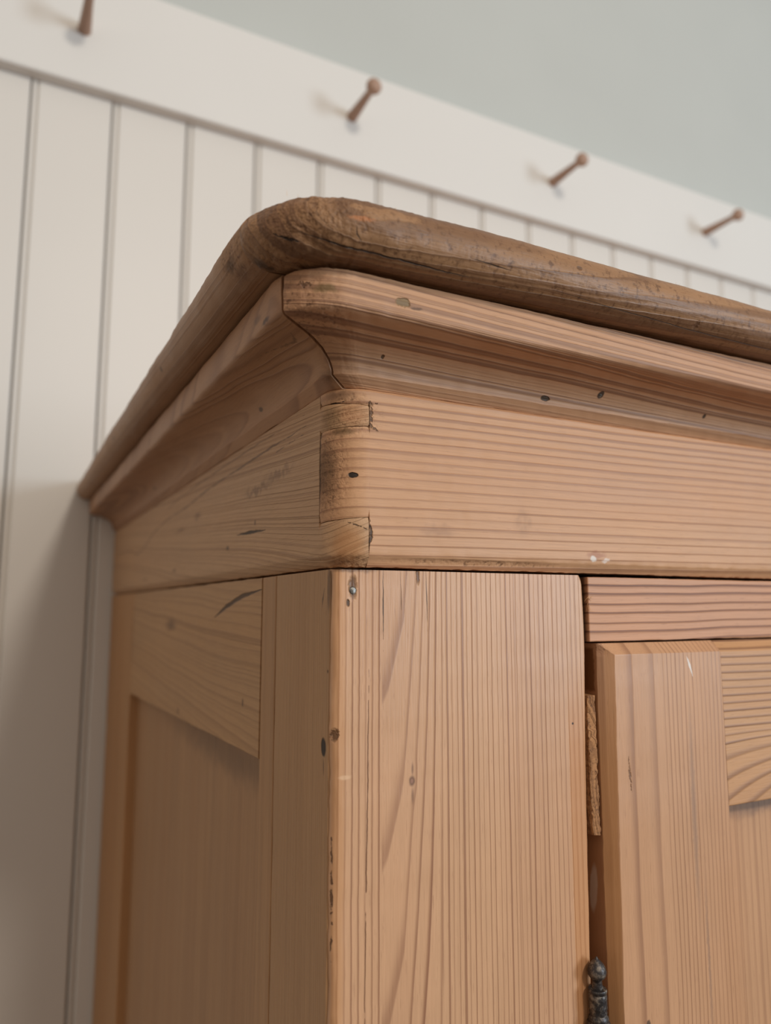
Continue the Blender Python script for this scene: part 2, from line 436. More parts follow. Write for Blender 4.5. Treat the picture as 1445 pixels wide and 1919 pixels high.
# ---- materials of the boards
CRK = srgb(34, 21, 13); BRN = srgb(84, 54, 34)
M_nose_f = pine('nosing_front_pine', ('x', 'z', 'y'), 0.0062, pith=(Z(0.093), 0.006), tilt=(0.03, 0.06), early=srgb(162, 122, 86), late=srgb(98, 66, 46), tint=srgb(130, 92, 64),
    contrast=0.65, tint_amt=0.85, warp=((3, 30, 0.005), (16, 90, 0.0012)), rough=0.38, ridge=0.00016, seed=1.3, fibre=0.20, fibre_bump=0.00012, sharp=(0.15, 0.8), fall=0.85,
    wear=(((-0.022, -0.026, Z(0.111)), (0.034, 0.036, 0.014), 0.0012, 700), ((0.02, -0.034, Z(0.119)), (0.40, 0.02, 0.0050), 0.0007, 500), ((0.10, -0.036, Z(0.104)), (0.40, 0.02, 0.016), 0.00025, 420), ((-0.028, -0.020, Z(0.100)), (0.014, 0.016, 0.010), 0.0006, 900)),
    marks=[dict(seg=[(-0.0258, -0.0303, Z(0.1029)), (-0.0160, -0.0330, Z(0.1008)), (-0.0064, -0.0349, Z(0.0989)), (0.0050, -0.0349, Z(0.0989)), (0.0167, -0.0348, Z(0.0988)), (0.0345, -0.0346, Z(0.0985))], w=0.00036, n=(-0.1, -0.6, -0.8), col=CRK, s=0.95, soft=0.5, nz=0.0005, ns=200, dep=0.0007),
           dict(seg=[(0.0330, -0.0388, Z(0.1034)), (0.0430, -0.0386, Z(0.1030)), (0.0500, -0.0384, Z(0.1027))], w=0.00028, n=(0, -0.87, -0.5), col=CRK, s=0.9, soft=0.5, nz=0.0003, ns=200, dep=0.0004),
           dict(seg=[(0.0700, -0.0365, Z(0.1005)), (0.110, -0.0355, Z(0.0994)), (0.1455, -0.0347, Z(0.0986)), (0.1925, -0.0346, Z(0.0984)), (0.25, -0.0346, Z(0.0984))], w=0.00020, n=(0, -0.6, -0.8), col=CRK, s=0.8, soft=0.5, nz=0.0004, ns=110, dep=0.0003),
           dict(seg=[(-0.0320, -0.0240, Z(0.1035)), (-0.0275, -0.0273, Z(0.1012)), (-0.0250, -0.0285, Z(0.1005))], w=0.0007, n=(-0.6, -0.45, -0.65), col=CRK, s=0.9, soft=0.6, nz=0.0010, ns=400, dep=0.0009),
           dict(seg=[(-0.0215, -0.0345, Z(0.1080)), (-0.0165, -0.0355, Z(0.1030))], w=0.0004, n=(-0.5, -0.75, -0.3), col=CRK, s=0.8, soft=0.6, nz=0.0012, ns=400, dep=0.0006),
           dict(seg=[(-0.0098, -0.0385, Z(0.1050)), (-0.0094, -0.0377, Z(0.1024)), (-0.0070, -0.0365, Z(0.1008))], w=0.0003, n=(-0.25, -0.85, -0.4), col=CRK, s=0.85, soft=0.6, nz=0.0005, ns=300, dep=0.0005),
           dict(c=(-0.0081, -0.0395, Z(0.1070)), r=(0.0060, 0.004, 0.0012), col=srgb(190, 122, 74), s=0.65, soft=0.7, nz=0.0012),
           dict(seg=[(0.1290, -0.0372, Z(0.1010)), (0.1302, -0.0345, Z(0.0988))], w=0.0007, col=BRN, s=0.7, soft=0.6, nz=0.0004),
           dict(c=(0.1443, -0.0367, Z(0.1001)), r=(0.0020, 0.0026, 0.0026), col=BRN, s=0.6, soft=0.7, nz=0.0012, ns=600, dep=0.0003),
           dict(c=(0.0802, -0.0394, Z(0.1096)), r=(0.0018, 0.003, 0.0010), col=BRN, s=0.7, soft=0.6, nz=0.0008, dep=0.0003),
           dict(c=(0.060, -0.0372, Z(0.1000)), r=(0.030, 0.0020, 0.0016), col=srgb(98, 62, 42), s=0.5, soft=0.8, nz=0.002, ns=90),
           dict(c=(-0.0300, -0.0125, Z(0.0985)), r=(0.0075, 0.0040, 0.0030), col=srgb(44, 29, 19), s=0.8, soft=0.7, nz=0.0015)])
M_nose_s = pine('nosing_side_pine', ('y', 'z', 'x'), 0.006, pith=(Z(0.09), 0.01), tilt=(0.02, 0.02), early=srgb(172, 133, 98), late=srgb(122, 86, 61), tint=srgb(150, 108, 76),
    contrast=0.4, tint_amt=0.7, rough=0.5, seed=4.1, wear=(((-0.036, -0.005, Z(0.108)), (0.02, 0.028, 0.014), 0.0008, 600),), sharp=(0.2, 0.9), fall=0.9,
    marks=[dict(c=(-0.038, 0.004, Z(0.1035)), r=(0.006, 0.008, 0.003), col=srgb(60, 42, 32), s=0.6, soft=0.8, nz=0.002),
           dict(c=(-0.038, 0.000, Z(0.0995)), r=(0.008, 0.010, 0.003), col=srgb(90, 56, 34), s=0.5, soft=0.8, nz=0.002),
           dict(c=(-0.038, 0.13, Z(0.103)), r=(0.006, 0.003, 0.0016), col=srgb(60, 40, 28), s=0.6, soft=0.6, nz=0.001),
           dict(c=(-0.038, 0.30, Z(0.103)), r=(0.006, 0.007, 0.0014), col=srgb(60, 40, 28), s=0.5, soft=0.6, nz=0.001)])
M_mould_f = pine('moulding_front_pine', ('x', 'z', 'y'), 0.0031, kd=-0.22, g0=0.1, tilt=(0.020, 0), early=srgb(200, 153, 116), late=srgb(124, 86, 66), tint=srgb(188, 136, 100),
    contrast=0.9, warp=((2.6, 16, 0.005), (9, 60, 0.0009)), seed=2.7, rough=0.52, ridge=0.00020, ringvar=0.8, jitter=0.6, sharp=(0.15, 0.74), fall=0.80,
    wear=(((-0.020, -0.014, Z(0.080)), (0.022, 0.022, 0.020), 0.0005, 700),),
    marks=[dict(c=(0.0131, -0.0268, Z(0.0885)), r=(0.0032, 0.006, 0.0020), col=srgb(126, 106, 74), s=0.85, soft=0.35, nz=0.0014, ns=300, dep=0.0004),
           dict(c=(0.0185, -0.0268, Z(0.0872)), r=(0.0034, 0.006, 0.0007), col=srgb(90, 62, 42), s=0.75, soft=0.6, nz=0.0006),
           dict(c=(-0.0144, -0.0247, Z(0.0887)), r=(0.0058, 0.006, 0.0022), col=srgb(112, 90, 52), s=0.7, soft=0.7, nz=0.0015),
           dict(c=(-0.0200, -0.0205, Z(0.0905)), r=(0.0040, 0.004, 0.0010), col=srgb(76, 50, 32), s=0.7, soft=0.7, nz=0.0018, ns=600, dep=0.0005),
           dict(c=(0.1202, -0.0058, Z(0.0757)), r=(0.0018, 0.004, 0.0016), col=srgb(50, 42, 38), s=0.9, soft=0.25),
           dict(c=(0.0927, -0.0031, Z(0.0712)), r=(0.0026, 0.004, 0.0011), col=srgb(62, 44, 24), s=0.95, soft=0.3, nz=0.0005, dep=0.0006),
           dict(seg=[(-0.0075, -0.0100, Z(0.0778)), (-0.0010, -0.0098, Z(0.0775))], w=0.0009, col=CRK, s=0.8, soft=0.6, nz=0.0008, ns=400, dep=0.0005),
           dict(c=(-0.0010, -0.0098, Z(0.0773)), r=(0.0012, 0.002, 0.0010), col=CRK, s=0.9, soft=0.5, nz=0.0004, dep=0.0005),
           dict(c=(-0.0085, -0.0080, Z(0.0765)), r=(0.0009, 0.002, 0.0010), col=CRK, s=0.85, soft=0.5, nz=0.0004, dep=0.0005),
           dict(c=(0.0159, -0.0064, Z(0.0758)), r=(0.0009, 0.002, 0.0008), col=CRK, s=0.8, soft=0.5, nz=0.0006, dep=0.0004),
           dict(seg=[(0.0065, -0.0245, Z(0.0822)), (0.0085, -0.0240, Z(0.0817))], w=0.0004, col=srgb(90, 60, 42), s=0.6, soft=0.6, dep=0.0006),
           dict(c=(0.185, -0.0048, Z(0.0743)), r=(0.0012, 0.004, 0.0011), col=srgb(50, 36, 26), s=0.9, soft=0.3)])
M_mould_s = pine('moulding_side_pine', ('y', 'z', 'x'), 0.0085, pith=(Z(0.098), 0.012), g0=0.2, tilt=(0.02, 0.10), early=srgb(182, 138, 102), late=srgb(136, 95, 69), tint=srgb(160, 114, 82),
    contrast=0.7, warp=((4, 20, 0.006), (10, 50, 0.001)), seed=5.5, rough=0.5, sharp=(0.1, 0.9), tint_amt=0.6, fall=0.8,
    marks=[dict(seg=[(-0.020, -0.004, Z(0.081)), (-0.0140, 0.004, Z(0.080)), (-0.020, 0.030, Z(0.081))], w=0.0012, col=srgb(70, 44, 30), s=0.5, soft=0.8, nz=0.001),
           dict(c=(-0.0265, 0.001, Z(0.0845)), r=(0.003, 0.006, 0.0013), col=srgb(50, 36, 30), s=0.7, soft=0.7, nz=0.001),
           dict(c=(-0.0265, 0.010, Z(0.0880)), r=(0.003, 0.006, 0.0020), col=srgb(92, 66, 50), s=0.5, soft=0.7, nz=0.001),
           dict(c=(-0.004, 0.075, Z(0.0735)), r=(0.003, 0.003, 0.0012), col=srgb(60, 50, 44), s=0.7, soft=0.5, nz=0.0005),
           dict(c=(-0.006, 0.33, Z(0.0745)), r=(0.004, 0.006, 0.0014), col=srgb(60, 40, 30), s=0.6, soft=0.6),
           dict(c=(0.0, -0.002, Z(0.0695)), r=(0.012, 0.016, 0.0040), col=srgb(70, 46, 30), s=0.5, soft=0.8, nz=0.002)])
M_frieze_f = pine('frieze_front_pine', ('x', 'z', 'y'), 0.00345, kd=0.10, g0=0.06, tilt=(-0.012, 0), early=srgb(201, 154, 115), late=srgb(150, 104, 76), tint=srgb(194, 142, 102),
    contrast=0.78, jitter=0.2, warp=((2.0, 10, 0.0036), (9, 40, 0.0006)), seed=3.1, rough=0.48, ridge=0.00012, sharp=(0.50, 0.90), ringvar=0.5, fall=0.92,
    wear=(((-0.001, 0.007, Z(0.034)), (0.011, 0.013, 0.023), 0.0008, 800), ((0.06, -0.0005, Z(0.0022)), (0.06, 0.004, 0.0018), 0.0006, 500), ((0.004, 0.002, Z(0.055)), (0.018, 0.012, 0.012), 0.0004, 700)),
    marks=[dict(c=(0.0076, 0.0009, Z(0.0328)), r=(0.0019, 0.004, 0.00105), col=srgb(24, 19, 16), s=0.97, soft=0.25, nz=0.0004, dep=0.0010),
           dict(c=(-0.001, 0.0075, Z(0.034)), r=(0.0062, 0.0100, 0.021), col=srgb(94, 66, 42), s=0.72, soft=0.75, nz=0.0025, ns=260),
           dict(seg=[(-0.0003, 0.0115, Z(0.0590)), (0.0016, 0.0075, Z(0.0594)), (0.0050, 0.0025, Z(0.0600))], w=0.0008, col=CRK, s=0.95, soft=0.5, nz=0.0006, ns=500, dep=0.0008),
           dict(seg=[(-0.0001, 0.0132, Z(0.0150)), (-0.0001, 0.0132, Z(0.0300)), (-0.0001, 0.0132, Z(0.0500)), (0, 0.0132, Z(0.063))], w=0.0012, col=srgb(48, 32, 20), s=0.8, soft=0.8, nz=0.0008, ns=500),
           dict(c=(0.005, 0.004, Z(0.0490)), r=(0.0085, 0.006, 0.0024), col=srgb(98, 74, 42), s=0.65, soft=0.7, nz=0.0012),
           dict(c=(0.004, 0.005, Z(0.0625)), r=(0.0085, 0.008, 0.0028), col=srgb(86, 60, 38), s=0.55, soft=0.8, nz=0.0015),
           dict(seg=[(0.0185, 0.0, Z(0.0600)), (0.0138, 0.0, Z(0.0598)), (0.0142, 0.0, Z(0.0560)), (0.0134, 0.0, Z(0.0518)), (0.0180, 0.0, Z(0.0490))], w=0.0009, col=srgb(80, 56, 38), s=0.8, soft=0.6, nz=0.0012, ns=700, dep=0.0004),
           dict(seg=[(0.0080, 0.001, Z(0.0510)), (0.0138, 0.0, Z(0.0505))], w=0.0007, col=CRK, s=0.85, soft=0.6, nz=0.0008, ns=500, dep=0.0006),
           dict(seg=[(0.0138, 0.0, Z(0.0170)), (0.0142, 0.0, Z(0.0120)), (0.0134, 0.0, Z(0.0060))], w=0.0010, col=srgb(50, 32, 20), s=0.9, soft=0.6, nz=0.0008, ns=700, dep=0.0004),
           dict(c=(0.0819, 0.0, Z(0.0192)), r=(0.006, 0.003, 0.0075), col=srgb(124, 92, 72), s=0.30, soft=0.9, nz=0.004, ns=120),
           dict(c=(0.042, 0.0, Z(0.014)), r=(0.012, 0.003, 0.0035), col=srgb(134, 98, 76), s=0.35, soft=0.9, nz=0.003, ns=150),
           dict(c=(0.1200, 0.0, Z(0.0075)), r=(0.0070, 0.003, 0.0022), col=srgb(160, 100, 70), s=0.6, soft=0.6, nz=0.002, ns=300),
           dict(c=(0.1183, 0.0, Z(0.0060)), r=(0.0022, 0.003, 0.0016), col=srgb(222, 212, 202), s=0.9, soft=0.5, nz=0.0012, ns=500),
           dict(c=(0.1251, 0.0, Z(0.0053)), r=(0.0030, 0.003, 0.0011), col=srgb(222, 204, 192), s=0.8, soft=0.5, nz=0.0012, ns=500, rot=((0, 1, 0), 0.3)),
           dict(seg=[(0.0155, 0.0, Z(0.0178)), (0.030, 0.0, Z(0.0182)), (0.042, 0.0, Z(0.0200))], w=0.0003, col=srgb(96, 62, 42), s=0.75, soft=0.5, nz=0.0004, ns=200)])
M_frieze_s = pine('frieze_side_pine', ('y', 'z', 'x'), 0.0019, pith=(Z(-0.035), 0.03), g0=0.0, tilt=(-0.06, 0.05), early=srgb(194, 154, 116), late=srgb(138, 99, 70), tint=srgb(182, 138, 100),
    contrast=0.7, warp=((3.2, 12, 0.008), (12, 60, 0.0006)), seed=6.6, rough=0.52, ringvar=0.7, jitter=0.5, ridge=0.00022, fall=0.88,
    wear=(((0.004, 0.002, Z(0.054)), (0.014, 0.012, 0.006), 0.0003, 900), ((0.008, -0.001, Z(0.001)), (0.012, 0.012, 0.004), 0.0005, 800)),
    marks=[dict(c=(0.0070, 0.0030, Z(0.0075)), r=(0.0085, 0.0085, 0.0105), col=srgb(172, 116, 68), s=0.55, soft=0.7, nz=0.0015),
           dict(c=(0.0080, 0.0020, Z(0.0550)), r=(0.0080, 0.0080, 0.0060), col=srgb(176, 118, 76), s=0.45, soft=0.7, nz=0.0015),
           dict(c=(0.0015, 0.0075, Z(0.0550)), r=(0.0055, 0.0065, 0.0060), col=srgb(112, 84, 52), s=0.55, soft=0.8, nz=0.0015),
           dict(seg=[(-0.0003, 0.1215, Z(0.0212)), (-0.0003, 0.100, Z(0.0207)), (-0.0003, 0.0760, Z(0.0197))], w=0.0010, col=srgb(34, 25, 20), s=0.9, soft=0.4, nz=0.0004, ns=200, dep=0.0005),
           dict(c=(0, 0.092, Z(0.0245)), r=(0.004, 0.0016, 0.0016), col=srgb(60, 44, 34), s=0.6, soft=0.5),
           dict(c=(0, 0.138, Z(0.0160)), r=(0.004, 0.0040, 0.0016), col=srgb(66, 48, 36), s=0.7, soft=0.6, nz=0.0008),
           dict(c=(0, 0.060, Z(0.0425)), r=(0.004, 0.026, 0.0032), col=srgb(104, 72, 48), s=0.5, soft=0.8, nz=0.005, ns=260),
           dict(c=(0, 0.090, Z(0.0395)), r=(0.004, 0.026, 0.0030), col=srgb(98, 66, 44), s=0.55, soft=0.8, nz=0.005, ns=240),
           dict(c=(0, 0.208, Z(0.0405)), r=(0.004, 0.012, 0.0034), col=srgb(100, 70, 48), s=0.55, soft=0.8, nz=0.003, ns=180),
           dict(c=(0, 0.255, Z(0.036)), r=(0.004, 0.020, 0.0024), col=srgb(108, 76, 52), s=0.45, soft=0.8, nz=0.003, ns=180),
           dict(c=(0, 0.27, Z(0.0105)), r=(0.004, 0.007, 0.0018), col=srgb(84, 56, 38), s=0.6, soft=0.7),
           dict(c=(0, 0.385, Z(0.0085)), r=(0.004, 0.008, 0.0016), col=srgb(84, 56, 38), s=0.5, soft=0.7),
           dict(seg=[(0, 0.015, Z(0.0560)), (0, 0.070, Z(0.0558)), (0, 0.1282, Z(0.0545)), (0, 0.185, Z(0.0530)), (0, 0.2387, Z(0.0495)), (0, 0.300, Z(0.0482)), (0, 0.350, Z(0.0440)), (0, 0.400, Z(0.0340)), (0, 0.430, Z(0.0318)), (0, 0.470, Z(0.0375)), (0, 0.5352, Z(0.0395)), (0, 0.58, Z(0.038))], w=0.0008, col=srgb(84, 60, 42), s=0.7, soft=0.6, nz=0.0006, ns=60),
           dict(seg=[(0, 0.014, Z(0.0605)), (0, 0.09, Z(0.0612)), (0, 0.20, Z(0.0600)), (0, 0.28, Z(0.0575)), (0, 0.33, Z(0.051))], w=0.0007, col=srgb(96, 70, 50), s=0.55, soft=0.6, nz=0.0006, ns=60),
           dict(seg=[(0, 0.014, Z(0.0535)), (0, 0.05, Z(0.0528)), (0, 0.09, Z(0.0510))], w=0.0005, col=srgb(80, 56, 40), s=0.6, soft=0.5, nz=0.0006, ns=150),
           dict(c=(0.003, 0.003, Z(0.0015)), r=(0.010, 0.012, 0.0022), col=srgb(80, 54, 36), s=0.55, soft=0.8, nz=0.001),
           dict(seg=[(0.0035, 0.0035, Z(0.0165)), (0.0085, 0.0005, Z(0.0150)), (0.0128, -0.0003, Z(0.0132))], w=0.0004, col=srgb(60, 40, 26), s=0.8, soft=0.6, nz=0.0008, ns=500, dep=0.0004),
           dict(seg=[(0.0060, 0.002, Z(0.0575)), (0.0100, 0.0, Z(0.0520))], w=0.0003, col=srgb(80, 50, 32), s=0.8, soft=0.6, nz=0.0004, ns=500, dep=0.0003),
           dict(seg=[(0.0035, 0.004, Z(0.0560)), (0.0070, 0.0015, Z(0.0520))], w=0.0003, col=srgb(80, 50, 32), s=0.8, soft=0.6, nz=0.0004, ns=500, dep=0.0003)])

def post_phase(t, g, a, d):
    # left of the split: even rings; right of it: rings cut obliquely (long pointed tips), then close straight grain
    left = t.mul(a, 1 / 0.0026)
    x0, LAM = 0.0190, 0.056
    knots = [(x0, 2.0), (0.0215, 4.0), (0.0275, 12.0), (0.0325, 16.0), (0.0440, 24.5)]
    G = t.mul(t.sub(a, x0), knots[0][1]); prev = knots[0][1]
    for (kx, kv) in knots[1:]:
        G = t.add(G, t.mul(t.m('MAXIMUM', t.sub(a, kx), 0.0), kv - prev)); prev = kv
    w = t.smooth(a, 0.031, 0.047, 1.0, 0.0)
    nz = t.n('ShaderNodeTexNoise', noise_dimensions='1D'); t.put(nz.inputs['W'], t.mul(a, 210.0)); nz.inputs['Detail'].default_value = 1
    jit = t.mul(nz.outputs[0], t.smooth(a, 0.038, 0.05), 0.8)
    right = t.add(t.mul(t.sub(G, t.mul(t.add(g, 0.05), w)), 1 / LAM), jit, 40.0)
    s = t.m('GREATER_THAN', a, x0)
    return t.add(t.mul(right, s), t.mul(left, t.sub(1.0, s)))

M_post = pine('corner_post_pine', ('z', 'x', 'y'), phase_fn=post_phase, g0=Z(0.0), warp=((3.0, 30, 0.0007), (14, 90, 0.00028)), knots=((Z(-0.0753), 0.0307, 0.006, 0.0020),),
    early=srgb(204, 160, 124), late=srgb(138, 94, 70), tint=srgb(196, 146, 112), contrast=0.9, seed=8.2, rough=0.38, ridge=0.00010, sharp=(0.58, 0.92), ringvar=0.5, fall=0.94,
    marks=[dict(c=(0.0307, 0, Z(-0.0753)), r=(0.00165, 0.003, 0.0024), col=srgb(92, 62, 50), s=0.8, soft=0.6, nz=0.0003),
           dict(c=(0.0307, 0, Z(-0.0753)), r=(0.0008, 0.003, 0.0012), col=srgb(164, 122, 102), s=0.75, soft=0.6),
           dict(c=(0.0309, 0, Z(-0.0712)), r=(0.0007, 0.003, 0.0030), col=srgb(104, 74, 60), s=0.6, soft=0.8),
           dict(c=(0.0309, 0, Z(-0.0805)), r=(0.0008, 0.003, 0.0040), col=srgb(104, 74, 60), s=0.55, soft=0.8),
           dict(seg=[(0.0192, 0, Z(0.0)), (0.0192, 0, Z(-0.013)), (0.0193, 0, Z(-0.030))], w=0.00026, col=CRK, s=0.95, soft=0.4, nz=0.00015, ns=300, dep=0.0004),
           dict(seg=[(0.0193, 0, Z(-0.030)), (0.0193, 0, Z(-0.125))], w=0.00018, col=srgb(104, 66, 46), s=0.8, soft=0.4, nz=0.00015, ns=300),
           dict(c=(0.0335, 0, Z(-0.003)), r=(0.0010, 0.003, 0.0040), col=srgb(92, 58, 34), s=0.85, soft=0.6, nz=0.0008, dep=0.0004),
           dict(seg=[(0.0370, 0, Z(0.0)), (0.0372, 0, Z(-0.010)), (0.0375, 0, Z(-0.024))], w=0.00022, col=CRK, s=0.8, soft=0.5, nz=0.0002, ns=200, dep=0.0002),
           dict(seg=[(0.0262, 0, Z(0.0)), (0.0265, 0, Z(-0.012)), (0.0268, 0, Z(-0.022))], w=0.00016, col=CRK, s=0.7, soft=0.5, nz=0.0002, ns=200, dep=0.0002),
           dict(seg=[(0.0137, 0, Z(-0.030)), (0.0133, 0, Z(-0.07)), (0.0128, 0, Z(-0.11)), (0.0120, 0, Z(-0.18))], w=0.00026, col=srgb(100, 60, 36), s=0.85, soft=0.4, nz=0.0003, ns=120, dep=0.0003),
           dict(c=(0.0072, 0, Z(-0.0075)), r=(0.0020, 0.003, 0.0056), col=srgb(70, 46, 32), s=0.75, soft=0.6, nz=0.0008, dep=0.0006),
           dict(c=(0.0055, 0, Z(-0.0128)), r=(0.0008, 0.003, 0.0016), col=CRK, s=0.85, soft=0.5, nz=0.0005, dep=0.0005),
           dict(c=(0.0022, 0.0, Z(-0.05)), r=(0.0034, 0.006, 0.30), col=srgb(190, 134, 84), s=0.45, soft=0.7, nz=0.001, ns=90),
           dict(c=(0.0012, 0.001, Z(-0.0575)), r=(0.0014, 0.004, 0.0028), col=srgb(70, 42, 24), s=0.8, soft=0.6, nz=0.0012, ns=900, dep=0.0007),
           dict(c=(0.0046, 0, Z(-0.0715)), r=(0.0030, 0.003, 0.0010), col=srgb(226, 188, 152), s=0.6, soft=0.6, nz=0.0006),
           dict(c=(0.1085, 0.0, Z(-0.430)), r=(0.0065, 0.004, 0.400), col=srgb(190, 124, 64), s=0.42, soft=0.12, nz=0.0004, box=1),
           dict(c=(0.1045, 0, Z(-0.0605)), r=(0.0006, 0.003, 0.0006), col=CRK, s=0.9, soft=0.4),
           dict(c=(0.006, 0, Z(-0.001)), r=(0.016, 0.004, 0.0018), col=srgb(74, 48, 32), s=0.7, soft=0.8, nz=0.0012),
           dict(seg=[(0.0004, 0.001, Z(-0.085)), (0.0003, 0.001, Z(-0.11)), (0.0004, 0.001, Z(-0.14))], w=0.0008, col=srgb(76, 46, 28), s=0.8, soft=0.5, nz=0.0009, ns=300, dep=0.0006)])
M_sstile = pine('side_stile_pine', ('z', 'y', 'x'), 0.0017, kd=0.1, warp=((2.5, 30, 0.0009), (10, 90, 0.0002)), early=srgb(180, 139, 100), late=srgb(142, 103, 70), tint=srgb(170, 127, 88), contrast=0.5, seed=9.4, rough=0.5, jitter=0.3, fall=0.88,
    marks=[dict(c=(0, 0.0076, Z(-0.0625)), r=(0.003, 0.0026, 0.0036), col=srgb(36, 27, 23), s=0.95, soft=0.3, nz=0.0003, dep=0.0004),
           dict(c=(0, 0.0076, Z(-0.0690)), r=(0.003, 0.0006, 0.0040), col=srgb(64, 44, 32), s=0.7, soft=0.7),
           dict(seg=[(0, 0.0085, Z(-0.0075)), (0, 0.0098, Z(-0.0115)), (0, 0.0104, Z(-0.0145))], w=0.0008, col=srgb(66, 44, 30), s=0.7, soft=0.6, nz=0.0004),
           dict(c=(0, 0.0042, Z(-0.0075)), r=(0.003, 0.0022, 0.0110), col=srgb(92, 66, 48), s=0.65, soft=0.6, nz=0.0005),
           dict(seg=[(0, 0.0058, Z(-0.006)), (0, 0.0064, Z(-0.017))], w=0.0006, col=srgb(66, 44, 32), s=0.6, soft=0.6, nz=0.0004),
           dict(c=(0, 0.0048, Z(-0.0365)), r=(0.003, 0.0009, 0.0008), col=srgb(70, 46, 30), s=0.7, soft=0.5)])
M_sstrip = pine('side_strip_pine', ('z', 'y', 'x'), 0.004, kd=0.1, early=srgb(180, 139, 100), late=srgb(142, 103, 70), tint=srgb(170, 127, 88), contrast=0.25, seed=10.4, rough=0.5)
M_srail = pine('side_rail_pine', ('y', 'z', 'x'), 0.0052, kd=0.1, g0=0.1, tilt=(-0.04, 0), warp=((5, 16, 0.007), (14, 60, 0.0010)), early=srgb(184, 143, 102), late=srgb(136, 98, 66), tint=srgb(174, 131, 88), contrast=0.55, seed=11.9, rough=0.5, sharp=(0.3, 0.9), jitter=0.4, fall=0.85,
    marks=[dict(seg=[(0, 0.0806, Z(-0.0065)), (0, 0.110, Z(-0.0090)), (0, 0.140, Z(-0.0140)), (0, 0.162, Z(-0.0195))], w=0.0014, col=srgb(66, 42, 26), s=0.9, soft=0.5, nz=0.0006, ns=80, dep=0.0005),
           dict(c=(0, 0.2765, Z(-0.0250)), r=(0.004, 0.026, 0.0065), col=srgb(100, 74, 56), s=0.45, soft=0.8, nz=0.004, ns=80),
           dict(c=(0, 0.2765, Z(-0.0265)), r=(0.004, 0.010, 0.0045), col=srgb(90, 64, 46), s=0.4, soft=0.5, nz=0.002, ns=80),
           dict(c=(0, 0.106, Z(-0.058)), r=(0.004, 0.0018, 0.0026), col=srgb(74, 52, 40), s=0.7, soft=0.6),
           dict(c=(0, 0.245, Z(-0.078)), r=(0.004, 0.0035, 0.0030), col=srgb(74, 52, 40), s=0.5, soft=0.7),
           dict(c=(0, 0.440, Z(-0.040)), r=(0.006, 0.012, 0.034), col=srgb(96, 68, 46), s=0.45, soft=0.9, nz=0.002)])
M_sback = pine('side_back_stile_pine', ('z', 'y', 'x'), 0.006, early=srgb(184, 138, 94), late=srgb(144, 104, 70), tint=srgb(172, 120, 74), contrast=0.3, seed=12.8, rough=0.5)
M_spanel = pine('side_panel_pine', ('z', 'y', 'x'), 0.011, pith=(0.24, 0.05), tilt=(0.03, 0.02), early=srgb(174, 134, 97), late=srgb(146, 108, 76), tint=srgb(160, 118, 83), contrast=0.4, seed=14.2, rough=0.5, sharp=(0.1, 0.9), fall=0.8,
    marks=[dict(c=(0.008, 0.16, Z(-0.090)), r=(0.01, 0.20, 0.014), col=srgb(86, 66, 52), s=0.45, soft=0.9, nz=0.006, ns=60)])  # shadow below the side rail, painted across the top of the panel
M_toprail = pine('top_rail_pine', ('x', 'z', 'y'), 0.0040, kd=0.1, g0=0.12, tilt=(0.0, 0), warp=((9, 10, 0.0034), (20, 40, 0.0004)), early=srgb(198, 147, 112), late=srgb(116, 76, 60), tint=srgb(196, 142, 106), contrast=0.95, jitter=0.15, seed=16.3, rough=0.48, ridge=0.00018, sharp=(0.50, 0.82), ringvar=0.3, fall=0.9,
    marks=[dict(c=(0.1153, 0.0105, Z(-0.015)), r=(0.0007, 0.0098, 0.03), col=srgb(44, 29, 18), s=0.85, soft=0.3, nz=0.0005, box=1)])  # end face: grime, and the shade of the gap painted in with it
def stile_phase(t, g, a, d):
    return t.add(t.mul(a, 1 / 0.0125), t.mul(t.m('MAXIMUM', t.sub(a, 0.149), 0.0), 1 / 0.0031), 0.35)
